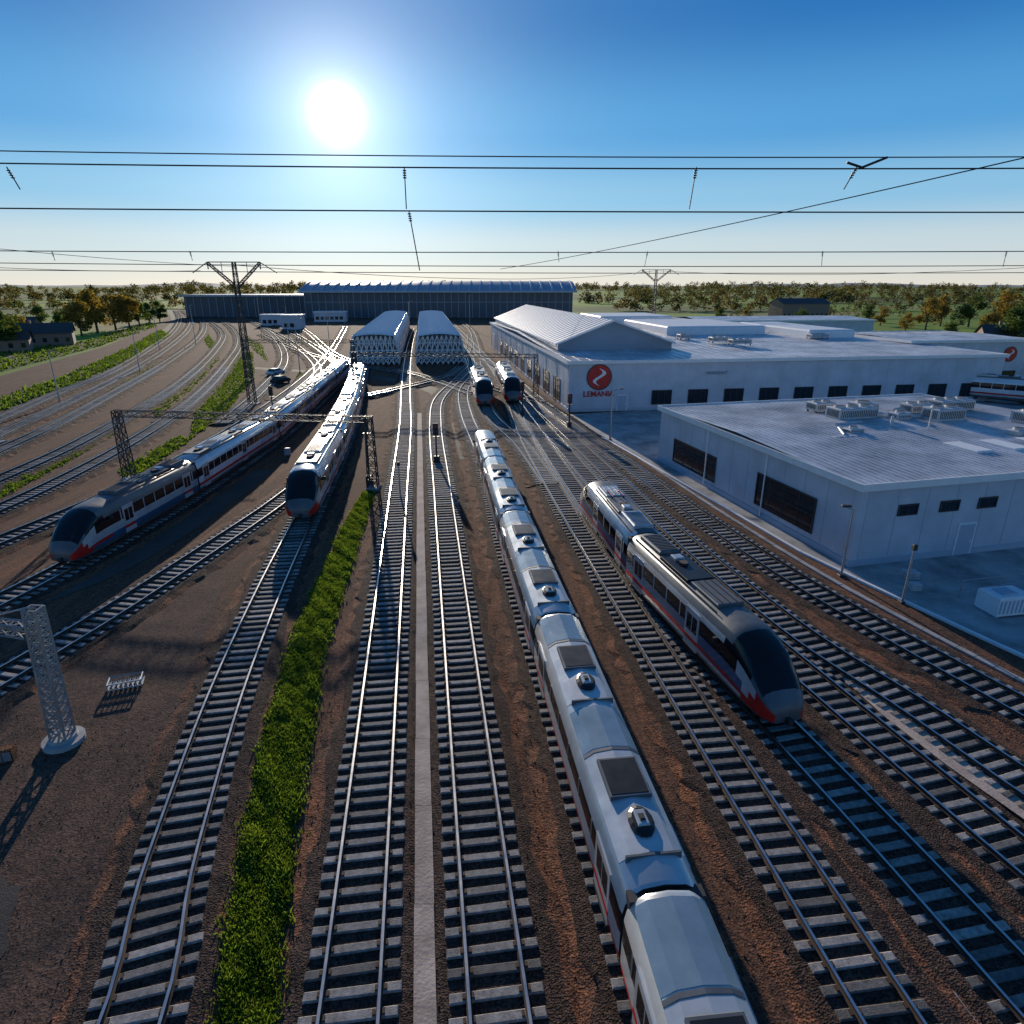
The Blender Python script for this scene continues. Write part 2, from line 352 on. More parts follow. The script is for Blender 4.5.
grass_patch('grass_verge',[S(*q) for q in[(-80,420),(0,398),(60,378),(120,352),(160,330),(172,336),(130,360),(70,386),(0,412),(-80,440)]],2500,.3,.8,.2)
grass_patch('grass_verge',[S(*q) for q in[(-60,509),(0,482),(60,452),(112,424),(114,434),(60,466),(0,498),(-60,526)]],4500,.1,.3,.06,.02)
grass_patch('grass_verge',[S(*q) for q in[(196,412),(222,384),(240,352),(252,352),(254,380),(226,412),(190,440)]],3500,.15,.4,.1,.03,'drygrass')
grass_patch('grass_verge',[S(*q) for q in[(-60,365),(0,352),(90,340),(150,322),(158,326),(100,346),(0,372),(-60,385)]],1200,.3,.9,.3)
for l in([(-90,484),(0,446),(50,423),(110,391),(160,361),(160,365),(110,402),(50,434),(0,460),(-90,500)],
         [(150,410),(190,380),(214,356),(220,358),(196,386),(156,418)],
         [(262,420),(290,392),(300,372),(306,378),(296,402),(268,430)],
         [(205,330),(216,345),(212,352),(202,338)],[(236,330),(262,345),(268,362),(256,352)],[(120,470),(180,436),(190,440),(130,482)]):
    grass_patch('grass_verge',[S(*q) for q in l],700,.1,.35,.12,.018,'drygrass')
# ---------------------------------------------------------------- trains
PR=[(1.25,.35),(1.42,.72),(1.45,1.0),(1.45,1.25),(1.45,1.9),(1.43,2.75),(1.36,3.12),(1.16,3.5),(.75,3.76),(0,3.85)]
TM=['tw','troof','tred','tblue','tglass','under','tgrey','panel','bellow','lens','steel','tlg']
NOSE=[(0,3.85,1),(.16,3.84,1),(.3,3.76,.99),(.44,3.55,.98),(.57,3.22,.96),(.69,2.8,.93),(.79,2.35,.89),(.87,1.95,.83),(.93,1.65,.75),(.98,1.38,.63),(1,1.15,.5)]
def car(e,T,L,nose,sch,kind,pant=False):
    mb=MB(T); seg=sch
    st=[]; hl=L/2
    st.append((-hl+.02,3.80,.97,'b')); st.append((-hl+.12,3.85,1,'b'))
    if nose:
        NL=4.0; st.append((hl-NL-.9,3.85,1,'b'))
        for s,z,w in NOSE: st.append((hl-NL+s*NL,z,w,s))
    else:
        st.append((hl-.12,3.85,1,'b')); st.append((hl-.02,3.80,.97,'b'))
    vs=[];N=19
    for x,zr,w,k in st:
        zf=.35 if k=='b' else .35+.15*k*k
        ring=[]
        for y,z in PR: ring.append((x,y*w,zf+(z-.35)*(zr-zf)/3.5))
        ring+= [(x,-q[1],q[2]) for q in ring[-2::-1]]
        vs+=ring
    fs=[];ms=[]
    for i in range(len(st)-1):
        k=st[i][3]; s=-1 if k=='b' else k
        for j in range(19):
            g=18 if j==18 else (j if j<9 else 17-j)
            m_=5 if g==18 else seg[g]
            if s>=0 and g!=18:
                if g>=6: m_=(seg[g] if s<.3 else (4 if s<.87 else 6))
                elif g==5: m_=4 if .16<=s<.69 else (seg[5] if s<.16 else 6)
                elif g==4: m_=4 if s<.44 else (11 if s<.79 else 2)
                elif g==3: m_=seg[3] if s<.57 else (11 if s<.69 else 2)
                elif g==2: m_=2
                elif g==1: m_=2 if s>.44 else seg[1]
                else: m_=6
            fs.append((i*N+j,i*N+(j+1)%N,(i+1)*N+(j+1)%N,(i+1)*N+j)); ms.append(m_)
    fs.append(tuple(range(N-1,-1,-1))); ms.append(5)
    o=(len(st)-1)*N; fs.append(tuple(range(o,o+N))); ms.append(6 if nose else 5)
    mb.add(vs,fs,ms); mb.obj('car_body',TM,e,smooth=28)
    mb=MB(T); xe=hl-5.2 if nose else hl-.6
    doors=[-hl+1.9, xe-1.0]
    if L>17: doors.insert(1,(doors[0]+doors[1])/2)
    for s in(-1,1):
        def sb(x0,x1,z0,z1,y0,y1,m_): mb.box(x0,x1,min(s*y0,s*y1),max(s*y0,s*y1),z0,z1,m_)
        x=-hl+.9
        while x<xe:
            if all(abs(x-d)>.9 for d in doors): sb(x-.05,x+.05,1.88,2.77,1.38,1.462,11 if kind!='sleek' else 6)
            x+=1.55
        for d in doors:
            sb(d-.68,d+.68,.62,2.95,1.36,1.468,11); sb(d-.5,d-.04,1.6,2.6,1.40,1.476,4); sb(d+.04,d+.5,1.6,2.6,1.40,1.476,4); sb(d-.68,d+.68,.5,.6,1.3,1.50,5)
            sb(d-.68,d+.68,1.0,1.25,1.36,1.474,2)
        if nose:
            x=hl-.62; mb.box(x-.2,x+.12,s*.62-.17,s*.62+.17,1.22,1.46,9,.03)
            mb.box(hl-4.0,hl-3.85,min(s*1.42,s*1.7),max(s*1.42,s*1.7),2.45,2.75,5)
    if nose: mb.cyl((hl-.75,.1,2.2),(hl-1.5,.45,3.0),.02,5,4)
    for bx in(-hl+2.6,hl-(3.6 if nose else 2.6)):
        mb.box(bx-1.5,bx+1.5,-1.05,1.05,.28,.62,5,.05)
        for w in(-1.15,1.15):
            for s in(-1,1): mb.cyl((bx+w,s*.7,.44),(bx+w,s*.84,.44),.44,5,12)
    mb.box(-hl+4.6,hl-5.4,-1.1,1.1,.16,.5,5,.05)
    mb.box(-hl-.22,-hl+.1,-1.28,1.28,.5,3.55,8)
    if nose: mb.box(hl-.3,hl+.25,-.14,.14,.5,.8,5,.04)
    mb.obj('doors_and_bogies',TM,e)
    mb=MB(T); r0=-hl+.5; r1=(hl-4.7 if nose else hl-.35)
    def plate(x0,x1,w,zt,m_,ch=.03,zb=3.68): mb.box(x0,x1,-w,w,zb,zt,m_,ch)
    def skin(x0,x1,m_,up=.02,wl=1.19):
        pts=[(-wl,3.47),(-.78,3.75),(0,3.85),(.78,3.75),(wl,3.47)]; vs=[]
        for x in(x0,x1): vs+= [(x,y,z+up) for y,z in pts]+[(x,y,z-.05) for y,z in pts]
        fs=[]
        for k in range(4): fs.append((k,k+1,11+k,10+k))
        fs+= [(0,10,15,5),(4,9,19,14)]+[(k,5+k,6+k,k+1) for k in range(4)]+[(10+k,11+k,16+k,15+k) for k in range(4)]
        mb.add(vs,fs,m_)
    if kind=='sleek':
        x=r0-.3
        while x+5.2<r1+.4:
            skin(x,x+1.95,1); skin(x+2.0,x+2.12,6,.03)
            skin(x+2.17,x+5.75,11); plate(x+2.5,x+4.0,.82,3.935,6,.02); plate(x+2.58,x+3.92,.74,3.95,7,.01)
            cx=x+4.85; n=14; ring=[(cx+.5*math.cos(t),.46*math.sin(t)) for t in[2*math.pi*q/n for q in range(n)]]
            vs=[(a,b,3.7) for a,b in ring]+[(a,b,3.95) for a,b in ring]+[(cx+(a-cx)*.75,b*.75,4.02) for a,b in ring]
            mb.add(vs,[(q,(q+1)%n,n+(q+1)%n,n+q) for q in range(n)]+[(n+q,n+(q+1)%n,2*n+(q+1)%n,2*n+q) for q in range(n)]+[tuple(range(2*n,3*n))],7)
            mb.box(cx-.28,cx+.24,-.22,.22,4.0,4.1,11,.04); mb.box(cx-.1,cx+.12,-.1,.1,4.08,4.18,5,.03)
            mb.box(x+5.80,x+5.86,-1.0,1.0,3.6,3.89,6)
            x+=6.15
    else:
        dark=kind=='dark'
        x=r0+.2; k=0
        while x+1.4<r1:
            l=U(1.8,3.2); l=min(l,r1-x)
            if k%3==0:
                plate(x,x+l,.78,4.05,6 if dark else 11,.08)
                q=x+.2
                while q<x+l-.2: mb.box(q,q+.05,-.6,.6,4.04,4.075,5 if dark else 6); q+=.22
            elif k%3==1:
                plate(x,x+l,.9,3.91,7 if dark else 6); mb.box(x+.3,x+.9,-.35,.35,3.9,4.12,11,.05); mb.cyl((x+1.3,0,3.9),(x+1.3,0,4.06),.28,5,12)
            else:
                plate(x,x+l,.82,3.97,11 if not dark else 6,.05)
                for yq in(-.45,0,.45): mb.box(x+.1,x+l-.1,yq-.03,yq+.03,3.96,4.01,5 if dark else 6)
            x+=l+.25; k+=1
        for s in(-1,1): mb.box(r0,r1,min(s*1.0,s*1.05),max(s*1.0,s*1.05),3.55,3.72,6)
    if pant:
        x=r1-2.2
        for s in(-.5,.5):
            for d in(-.6,.6): mb.cyl((x+d,s,3.8),(x+d,s,4.12),.06,5,8)
            mb.cyl((x-.8,s,4.14),(x+.8,s,4.14),.04,2)
        mb.cyl((x+.6,0,4.14),(x-.9,0,4.65),.045,10); mb.cyl((x-.9,0,4.65),(x+.5,0,5.25),.035,10)
        for d in(-.12,.18): mb.cyl((x+.5+d,-.8,5.28),(x+.5+d,.8,5.28),.03,5)
    mb.obj('roof_equipment',TM,e)
def train(path,s0,cars,sch,kind,z=.45,pants=(),k3=(1,1,1)):
    e=empty('passenger_train'); s=s0
    for i,(L_,nose) in enumerate(cars):
        l=L_*k3[0]
        a,_=at(path,s+l*.2); b,_=at(path,s+l*.8); c=(a+b)/2; d=(b-a).normalized()
        if nose!='far': d=-d
        k=kind[i] if isinstance(kind,list) else kind
        sc_=sch[i] if isinstance(sch[0],list) else sch
        car(e,frame(c.x,c.y,math.atan2(d.y,d.x),z)@Matrix.Diagonal((k3[0],k3[1],k3[2],1)),L_,bool(nose),sc_,k,i in pants)
        s+=l+.12
    return e
SW=[11,2,11,11,4,11,11,11,11]; SR=[6,11,2,3,4,11,6,6,6]; SRr=[6,11,2,3,4,11,11,11,6]; SA=[6,11,2,0,4,0,0,11,11]
kx=1.12
sN=s_at_y(T4,70.5)-6*(13*kx+.12)
train(T4,sN,[(13,None)]*5+[(13,'far')],SW,'sleek',k3=(kx,.78,.8))
train(T6,s_at_y(T6,21.7),[(14.6,'near'),(14,'far')],[SR,SRr],['dark','light'],pants=(1,),k3=(1,.83,.86))
train(TL1,s_at_y(TL1,38.4),[(17,'near'),(23,None),(23,None),(23,None),(23,'far')],[[6,3,3,11,4,6,6,6,6],SA,SA,SA,SA],['dark','light','light','light','light'],pants=(2,),k3=(.9,.86,.86))
train(T1,s_at_y(T1,46.8),[(19,'near'),(20,None),(20,None),(22,'far')],SA,['light','light','light','light'],pants=(1,),k3=(1,.93,.93))
train(T4b,s_at_y(T4b,97),[(20,'near')],SA,'light')
train(T5,s_at_y(T5,100),[(24,'near')],SA,'light')
side=spline([(70,113),(78,104),(88,96),(100,91),(120,88)])
train(side,6,[(22,None),(22,'far')],SA,'light')
# ---------------------------------------------------------------- buildings
def pane(mb,wall,a0,a1,z0,z1,t,m_,b=-.02):
    if wall=='L': mb.box(-t,-b,a0,a1,z0,z1,m_)
    else: mb.box(a0,a1,-t,-b,z0,z1,m_)
def window(mf,mg,wall,a0,a1,z0,z1,nv=3,nh=1,fw=.1):
    pane(mg,wall,a0,a1,z0,z1,.03,0)
    for aa,bb,c,d in((a0-fw,a1+fw,z1,z1+fw),(a0-fw,a1+fw,z0-fw,z0),(a0-fw,a0,z0,z1),(a1,a1+fw,z0,z1)): pane(mf,wall,aa,bb,c,d,.09,0)
    for k in range(1,nv):
        x=a0+(a1-a0)*k/nv; pane(mf,wall,x-.03,x+.03,z0,z1,.06,0)
    for k in range(1,nh+1):
        z=z0+(z1-z0)*k/(nh+1); pane(mf,wall,a0,a1,z-.03,z+.03,.055,0)
def hall(name,x,y,yaw,W,D,Hh,wins,doors=[],par=.35,rib=1.2,roofrib=1.0,wm='wall'):
    e=empty(name); T=frame(x,y,yaw)
    mb=MB(T); mb.box(0,W,0,D,-.2,Hh,0)
    q=.6
    while q<D: pane(mb,'L',q-.012,q+.012,.5,Hh-.5,.02,1); q+=rib
    q=.6
    while q<W: pane(mb,'F',q-.012,q+.012,.5,Hh-.5,.02,1); q+=rib
    pane(mb,'L',-.06,D,0,.45,.08,1); pane(mb,'F',0,W,0,.45,.08,1)
    mb.obj('walls',[wm,'wall2'],e)
    mb=MB(T); o=.25
    mb.add([(-o,-o,Hh),(W+o,-o,Hh),(W+o,D/2,Hh+W*.012),(-o,D/2,Hh+W*.012),(W+o,D+o,Hh),(-o,D+o,Hh)],[(0,1,2,3),(3,2,4,5)],0)
    q=.3; zr=Hh+W*.012
    while q<W:
        for (ya,za),(yb,zb) in(((-o,Hh),(D/2,zr)),((D/2,zr),(D+o,Hh))):
            mb.add([(q,ya,za),(q+.08,ya,za),(q+.08,yb,zb),(q,yb,zb),(q,ya,za+.07),(q+.08,ya,za+.07),(q+.08,yb,zb+.07),(q,yb,zb+.07)],[(4,5,6,7),(0,4,7,3),(1,2,6,5),(0,1,5,4)],0)
        q+=roofrib
    mb.obj('roof',['roof'],e)
    mb=MB(T)
    for bx in((-.35,W+.35,-.37,-.25),(-.35,W+.35,D+.25,D+.37),(-.37,-.25,-.25,D+.25),(W+.25,W+.37,-.25,D+.25)): mb.box(*bx,Hh-par,Hh+.14,0)
    for q in range(1,int(D/9)): mb.cyl((-.16,q*9+1,.2),(-.16,q*9+1,Hh-.3),.06,0,8)
    mb.obj('roof_trim',['trim'],e)
    mf=MB(T); mg=MB(T)
    for w in wins: window(mf,mg,*w)
    mf.obj('window_frames',['dsteel'],e); mg.obj('window_glass',['glass'],e)
    mb=MB(T)
    for wall,a0,a1,z1 in doors:
        pane(mb,wall,a0-.12,a1+.12,0,z1+.12,.09,1)
        pane(mb,wall,a0,a1,.02,z1,.11,0)
        z=.5
        while z<z1 and a1-a0>2: pane(mb,wall,a0,a1,z,z+.04,.13,1); z+=.5
        if a1-a0<2: pane(mb,wall,a1-.25,a1-.15,.95,1.1,.16,1)
    if doors: mb.obj('doors',['wall2','trim'],e)
    return e,T
e,T=hall('workshop_building',22.75,39.6,math.radians(13.6),33,29,5.8,
   [('L',4,11,1.0,3.5,4,1),('L',17.5,25.5,.9,3.1,4,1),('F',3.2,4.6,3.5,4.1,2,0),('F',6.6,8,3.5,4.1,2,0),('F',9.8,11.2,3.5,4.1,2,0),('F',16,17.4,3.5,4.1,2,0),('F',20,24,3.3,4.2,3,0)],
   [('F',8.6,9.9,2.3),('F',26,30,3.8)],roofrib=.55,rib=2.4)
def hvac(T,e,x,y,z,w,d,h,k=0):
    mb=MB(T); mb.box(x,x+w,y,y+d,z+.2,z+h,0,.08)
    for a in(.1,w-.25):
        for b in(.1,d-.25): mb.box(x+a,x+a+.15,y+b,y+b+.15,z-.1,z+.21,1)
    q=y+.2
    while q<y+d-.2: mb.box(x-.03,x+.02,q,q+.05,z+.4,z+h-.2,1); q+=.16
    q=x+.2
    while q<x+w-.2: mb.box(q,q+.06,y-.03,y+.02,z+.4,z+h-.2,1); q+=.2
    n=max(1,int(w/1.1))
    for i in range(n):
        cx=x+w*(i+.5)/n; mb.cyl((cx,y+d/2,z+h-.02),(cx,y+d/2,z+h+.16),min(w/n,d)*.36,0,16); mb.cyl((cx,y+d/2,z+h+.16),(cx,y+d/2,z+h+.17),min(w/n,d)*.3,1,16)
    mb.obj('hvac_unit',['hvac','dsteel'],e)
hvac(T,e,12,17,5.95,4.2,2,1.2); hvac(T,e,12.6,21,6,2.2,1.6,1.0); hvac(T,e,20,14,6,3,2,1.3); hvac(T,e,17,20,6,2,2,.9); hvac(T,e,9,12,5.95,1.4,1,.5); hvac(T,e,24.5,18,6,4,2.2,1.2); hvac(T,e,22,8,5.9,1.5,1.2,.6)
hvac(T,e,17,15.5,6,1.6,1.2,.8); hvac(T,e,21,18,6,2.6,1.6,1.0); hvac(T,e,27,11,6,2.6,2,1.2)
mb=MB(T)
mb.cyl((10,15,6.25),(13,15.4,6.25),.12,0,8); mb.cyl((8,11.5,6.2),(9.5,14,6.2),.1,0,8); mb.cyl((17,12,6.0),(17,12,8.2),.06,0,8); mb.cyl((16.5,12,7.9),(17.6,12,7.9),.04,0,6)
mb.cyl((16,18,6.3),(20,16,6.3),.2,0,8); mb.cyl((20,19,6.4),(24.5,19,6.4),.22,0,8); mb.cyl((14.5,13.5,6),(14.5,13.5,7.1),.12,0,8)
for q in range(5): mb.box(14+q*3.6,15.6+q*3.6,4.5,7.6,5.86+.05,6.12,1,.05)
mb.box(6.8,10,11.0,11.6,5.9,6.15,0,.04)
mb.obj('roof_ducts',['hvac','trim'],e)
e,T=hall('depot_building',8.4,95.7,math.radians(8),72,106,7.4,
   [('F',13+i*5.8,16+i*5.8,.9,2.9,3,0) for i in range(10)]+[('L',6+i*9,11+i*9,.3,4.0,3,1) for i in range(9)],
   [('F',7.6,9,2.3),('L',96,102,4.5)],roofrib=1.6,rib=3)
mb=MB(T)
x0,x1,y0,y1,ze,za=1.2,21,14,104,8.9,12.4; xm=10.5
mb.add([(x0,y0,7.3),(x1,y0,7.3),(x1,y0,ze),(xm,y0,za),(x0,y0,ze),(x0,y1,7.3),(x1,y1,7.3),(x1,y1,ze),(xm,y1,za),(x0,y1,ze)],
  [(0,1,2,3,4),(5,0,4,9),(1,6,7,2),(6,5,9,8,7)],0)
mb.obj('raised_bay_walls',['hallroof'],e)
mb=MB(T)
for a,b in(((x0-.5,ze-.1),(xm,za+.12)),((xm,za+.12),(x1+.5,ze-.1))):
    mb.add([(a[0],y0-.6,a[1]),(b[0],y0-.6,b[1]),(b[0],y1+.5,b[1]),(a[0],y1+.5,a[1]),(a[0],y0-.6,a[1]-.25),(b[0],y0-.6,b[1]-.25),(b[0],y1+.5,b[1]-.25),(a[0],y1+.5,a[1]-.25)],[(0,1,2,3),(4,5,1,0),(7,4,0,3),(5,6,2,1)],0)
q=y0
while q<y1:
    for a,b in(((x0-.5,ze-.1),(xm,za+.12)),((xm,za+.12),(x1+.5,ze-.1))): mb.cyl((a[0],q,a[1]+.02),(b[0],q,b[1]+.02),.07,1,4)
    q+=2.2
mb.obj('raised_bay_roof',['trim','hvac'],e)
mb=MB(T)
for (xa,xb,ya,yb,hh) in((30,52,40,70,1.6),(26,46,78,100,2.0),(56,66,30,60,1.3)): mb.box(xa,xb,ya,yb,7.6,8.2+hh,0,.3)
mb.obj('rooflights',['trim'],e)
for i in range(4): hvac(T,e,U(26,62),U(16,36),8,U(2,4),2,U(.7,1.1))
def emblem(T,e,cx,cz,r,y=-.12):
    mb=MB(T)
    mb.cyl((cx,y+.06,cz),(cx,y-.02,cz),r*1.1,0,40); mb.cyl((cx,y-.02,cz),(cx,y-.05,cz),r,1,40)
    pts=[]
    for i in range(15):
        t=i/14; w=.17*math.sin(math.pi*min(1,t*1.0+.02))+.03
        px=math.sin(t*2*math.pi)*.42; pz=.72-1.44*t; pts.append((cx+px*r-w*r,cx+px*r+w*r,cz+pz*r))
    for i in range(14):
        a=pts[i];b=pts[i+1]; mb.add([(a[0],y-.06,a[2]),(a[1],y-.06,a[2]),(b[1],y-.06,b[2]),(b[0],y-.06,b[2])],[(0,1,2,3)],2)
    mb.obj('emblem_disc',['black','red','trim'],e)
emblem(T,e,4.6,5.1,1.75)
def text(T,e,s,x,z,size,mk,y=-.13):
    c=bpy.data.curves.new('lettering','FONT'); c.body=s; c.size=size; c.extrude=.02; c.offset=.02; c.align_x='CENTER'; c.materials.append(M[mk])
    o=bpy.data.objects.new('lettering',c); bpy.context.scene.collection.objects.link(o)
    o.parent=e; o.matrix_world=T@Matrix.Translation((x,y,z))@Matrix.Rotation(math.pi/2,4,'X')
text(T,e,'LEMANIA',4.6,2.25,1.15,'red'); text(T,e,'WERKSTATT',23,5.2,.6,'hallroof')
e,T=hall('annex_building',74,122,math.radians(8),26,24,8.2,[('F',2+i*6,5+i*6,1,2.4,3,0) for i in range(4)],rib=2,roofrib=2)
emblem(T,e,21,5.6,1.3)
e,T=hall('annex_building',62,215,math.radians(8),60,30,7,[('F',2+i*6,5+i*6,1,2.4,3,0) for i in range(9)],rib=3,roofrib=3)
for (u,v,w,d,h) in((272,326,10,8,5),(292,330,8,10,6),(248,316,14,10,6),(330,322,16,8,5)):
    x,y=S(u,v); hall('yard_office',x-w/2,y,math.radians(8),w,d,h,[('F',1+i*2.4,2.4+i*2.4,1.2,2.6,2,0) for i in range(int((w-1)/2.4))],rib=2,roofrib=2)
e=empty('railway_station_hall'); T=frame(-119,386,math.radians(1))
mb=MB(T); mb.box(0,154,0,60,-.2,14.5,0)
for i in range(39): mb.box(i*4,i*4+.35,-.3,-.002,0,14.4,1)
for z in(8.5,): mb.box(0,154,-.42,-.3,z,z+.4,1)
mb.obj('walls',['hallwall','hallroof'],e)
mb=MB(T); n=14; vs=[]
for i in range(n+1):
    t=i/n; vs+= [(-2,-3+66*t,14.6+5.6*math.sin(math.pi*t)),(156,-3+66*t,14.6+5.6*math.sin(math.pi*t))]
mb.add(vs,[(2*i,2*i+1,2*i+3,2*i+2) for i in range(n)],0)
for k in range(27):
    x=-2+k*6; vs=[]
    for i in range(n+1):
        t=i/n; z=14.6+5.6*math.sin(math.pi*t); y=-3+66*t; vs+= [(x,y,z),(x,y,z+.35),(x+.9,y,z+.35),(x+.9,y,z)]
    mb.add(vs,[f for i in range(n) for f in((4*i,4*i+1,4*i+5,4*i+4),(4*i+1,4*i+2,4*i+6,4*i+5),(4*i+2,4*i+3,4*i+7,4*i+6))],1)
mb.box(-2,156,-3.2,-2.9,13.9,15,1)
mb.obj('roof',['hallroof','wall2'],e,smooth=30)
mb=MB(T); mb.box(-72,-.5,8,50,-.2,11.5,0); mb.box(-74,-.6,6,52,11.5,12.6,1)
for i in range(16): mb.box(-71+i*4.4,-70.6+i*4.4,7.6,7.99,0,11.4,1)
mb.obj('side_wing',['hallwall','hallroof'],e)
for (u,v,w,d,h,yaw) in((46,346,15,9,4,.5),(18,336,11,8,4,.2),(12,352,9,7,3.5,.5),(805,318,30,14,8,.2),(1015,352,16,9,4.5,-.3)):
    x,y=S(u,v); e=empty('farm_house'); T=frame(x,y,yaw)
    mb=MB(T); mb.box(-w/2,w/2,0,d,-.1,h,0); mb.add([(-w/2,0,h),(-w/2,d,h),(-w/2,d/2,h+2.6),(w/2,0,h),(w/2,d,h),(w/2,d/2,h+2.6)],[(0,2,1),(3,4,5)],0); mb.obj('walls',['brick'],e)
    mb=MB(T); o=.5
    for ya,yb in((-o,d/2),(d+o,d/2)):
        mb.add([(-w/2-o,ya,h-.25),(w/2+o,ya,h-.25),(w/2+o,yb,h+2.75),(-w/2-o,yb,h+2.75)],[(0,1,2,3)],0)
    mb.box(-w/4,-w/4+.7,d/2-.35,d/2+.35,h+2,h+3.6,1); mb.obj('roof',['tile','brick'],e)
    mb=MB(T)
    for i in range(int(w/3)): mb.box(-w/2+1+i*3,-w/2+2.1+i*3,-.04,.02,1.1,2.4,0)
    mb.obj('windows',['glass'],e)
# white ribbed canopies, nearly flat top, splayed lattice sides
def shed(x,y,yaw,W,D):
    e=empty('train_shed'); T=frame(x,y,yaw); n=6; Z=6.6
    def arc(t): return Z+.45*math.sin(math.pi*t)
    in_=.9
    mb=MB(T); vs=[]
    def X(t): return in_+(W-2*in_)*t
    for i in range(n+1): vs+= [(X(i/n),0,arc(i/n)),(X(i/n),D,arc(i/n))]
    mb.add(vs,[(2*i,2*i+2,2*i+3,2*i+1) for i in range(n)],0)
    for s in(0,1):
        xa,xb=(in_,0) if s==0 else (W-in_,W)
        mb.add([(xa,0,Z),(xa,D,Z),(xb,D,1.2),(xb,0,1.2)],[(0,1,2,3)],0)
    mb.add([(.1,3.6,1.0),(W-.1,3.6,1.0),(W-in_,3.6,Z),(in_,3.6,Z)],[(0,1,2,3)],2)
    mb.add([(.1,D-1,1.0),(W-.1,D-1,1.0),(W-in_,D-1,Z),(in_,D-1,Z)],[(0,1,2,3)],0)
    q=0; st=2.4
    while q<=D:
        # raised white fabric ridge spanning each frame
        for i in range(n):
            a,b=X(i/n),X((i+1)/n); za,zb=arc(i/n)+.03,arc((i+1)/n)+.03
            mb.add([(a,q-.45,za),(b,q-.45,zb),(b,q,zb+.42),(a,q,za+.42),(a,q+.45,za),(b,q+.45,zb)],[(0,1,2,3),(3,2,5,4)],1)
        for xa,xb in((in_,-.12),(W-in_,W+.12)): mb.cyl((xa,q,Z+.25),(xb,q,2.6),.2,1,5)
        if q+st<=D:
            for k in range(0,n,2):
                mb.cyl((X(k/n),q,arc(k/n)+.2),(X((k+2)/n),q+st,arc((k+2)/n)+.2),.09,1,4); mb.cyl((X((k+2)/n),q,arc((k+2)/n)+.2),(X(k/n),q+st,arc(k/n)+.2),.09,1,4)
        q+=st
    mb.obj('roof',['canvas','rib','hallroof'],e)
    mb=MB(T); q=0
    while q<=D:
        for xx in(0,W): mb.cyl((xx,q,0),(xx,q,3.4),.13,0,5)
        if q+2.4<=D:
            for xx,xi in((-.06,in_-.1),(W+.06,W-in_+.1)):
                mb.cyl((xx,q,.2),(xx,q+2.4,3.2),.1,0,4); mb.cyl((xx,q+2.4,.2),(xx,q,3.2),.1,0,4)
                mb.cyl((xx,q,3.3),(xi,q+2.4,Z),.1,0,4); mb.cyl((xx,q+2.4,3.3),(xi,q,Z),.1,0,4)
        q+=2.4
    for xx in(0,W):
        for z in(.3,1.7,3.3): mb.cyl((xx,0,z),(xx,D,z),.1,0,5)
    m_=9
    for yq in(0,1.8):
        for i in range(m_):
            a=W*i/m_;b=W*(i+1)/m_
            for (z0,z1) in((.1,1.7),(1.7,3.3)): mb.cyl((a,yq,z0),(b,yq,z1),.1,0,4); mb.cyl((b,yq,z0),(a,yq,z1),.1,0,4)
            a2,b2=X(i/m_),X((i+1)/m_)
            mb.cyl((a,yq,3.3),(b2,yq,Z),.11,0,4); mb.cyl((b,yq,3.3),(a2,yq,Z),.11,0,4); mb.cyl((a,yq,0),(a2,yq,Z),.1,0,5)
        for z in(1.7,3.3,5): mb.cyl((.1,yq,z),(W-.1,yq,z),.12,0,5)
    mb.obj('lattice_frames',['rib'],e)
shed(-38.2,155,math.radians(7.6),11.3,140); shed(-23.0,156.5,math.radians(7.6),11.6,140)
# ---------------------------------------------------------------- masts, gantries, wires
def lattice(mb,p,q,w0,w1,n,r=.05,m=0):
    p=Vector(p);q=Vector(q);d=(q-p).normalized(); a=Vector((1,0,0)) if abs(d.x)<.7 else Vector((0,0,1)); a=(a-d*a.dot(d)).normalized(); b=d.cross(a)
    L_=[]
    for i in range(n+1):
        t=i/n; c=p.lerp(q,t); w=w0+(w1-w0)*t; L_.append([c+a*sx*w/2+b*sy*w/2 for sx,sy in((-1,-1),(1,-1),(1,1),(-1,1))])
    for i in range(n):
        for k in range(4):
            mb.cyl(L_[i][k],L_[i+1][k],r,m,5); mb.cyl(L_[i][k],L_[i+1][(k+1)%4],r*.6,m,4); mb.cyl(L_[i+1][k],L_[i][(k+1)%4],r*.6,m,4); mb.cyl(L_[i+1][k],L_[i+1][(k+1)%4],r*.6,m,4)
def ymast(x,y,h,arm):
    e=empty('overhead_line_mast'); mb=MB(frame(x,y,math.radians(4)))
    lattice(mb,(0,0,0),(0,0,h-3.4),1.1,.6,13,.07); lattice(mb,(0,0,h-3.4),(0,0,h),.6,.45,3,.06)
    for s in(-1,1):
        lattice(mb,(s*.2,0,h-3.4),(s*arm*.62,0,h-.1),.4,.3,6,.05); mb.cyl((0,0,h),(s*arm*.62,0,h),.07); mb.cyl((s*arm*.62,0,h),(s*arm,0,h-1.5),.07)
        mb.cyl((s*arm*.3,0,h),(s*arm*.3,0,h-1.7),.05); mb.cyl((s*arm*.62,0,h-.1),(s*arm*.62,0,h-1.0),.09,0,8)
    mb.box(-1,1,-1,1,-.1,.35,1,.05); mb.obj('lattice_mast',['dsteel','concrete'],e)
ymast(-41.2,101.6,21.2,6.1); ymast(44.8,212,22.5,7.2)
def gantry(a,b,h,nm='signal_gantry'):
    e=empty(nm); mb=MB()
    for q in(a,b):
        lattice(mb,(q[0],q[1],0),(q[0],q[1],h),.9,.6,7,.055); mb.box(q[0]-.6,q[0]+.6,q[1]-.6,q[1]+.6,-.1,.3,1,.05)
    L_=math.hypot(b[0]-a[0],b[1]-a[1]); lattice(mb,(a[0],a[1],h-.3),(b[0],b[1],h-.3),.55,.55,int(L_/1.3),.04)
    mb.obj('portal_frame',['dsteel','concrete'],e)
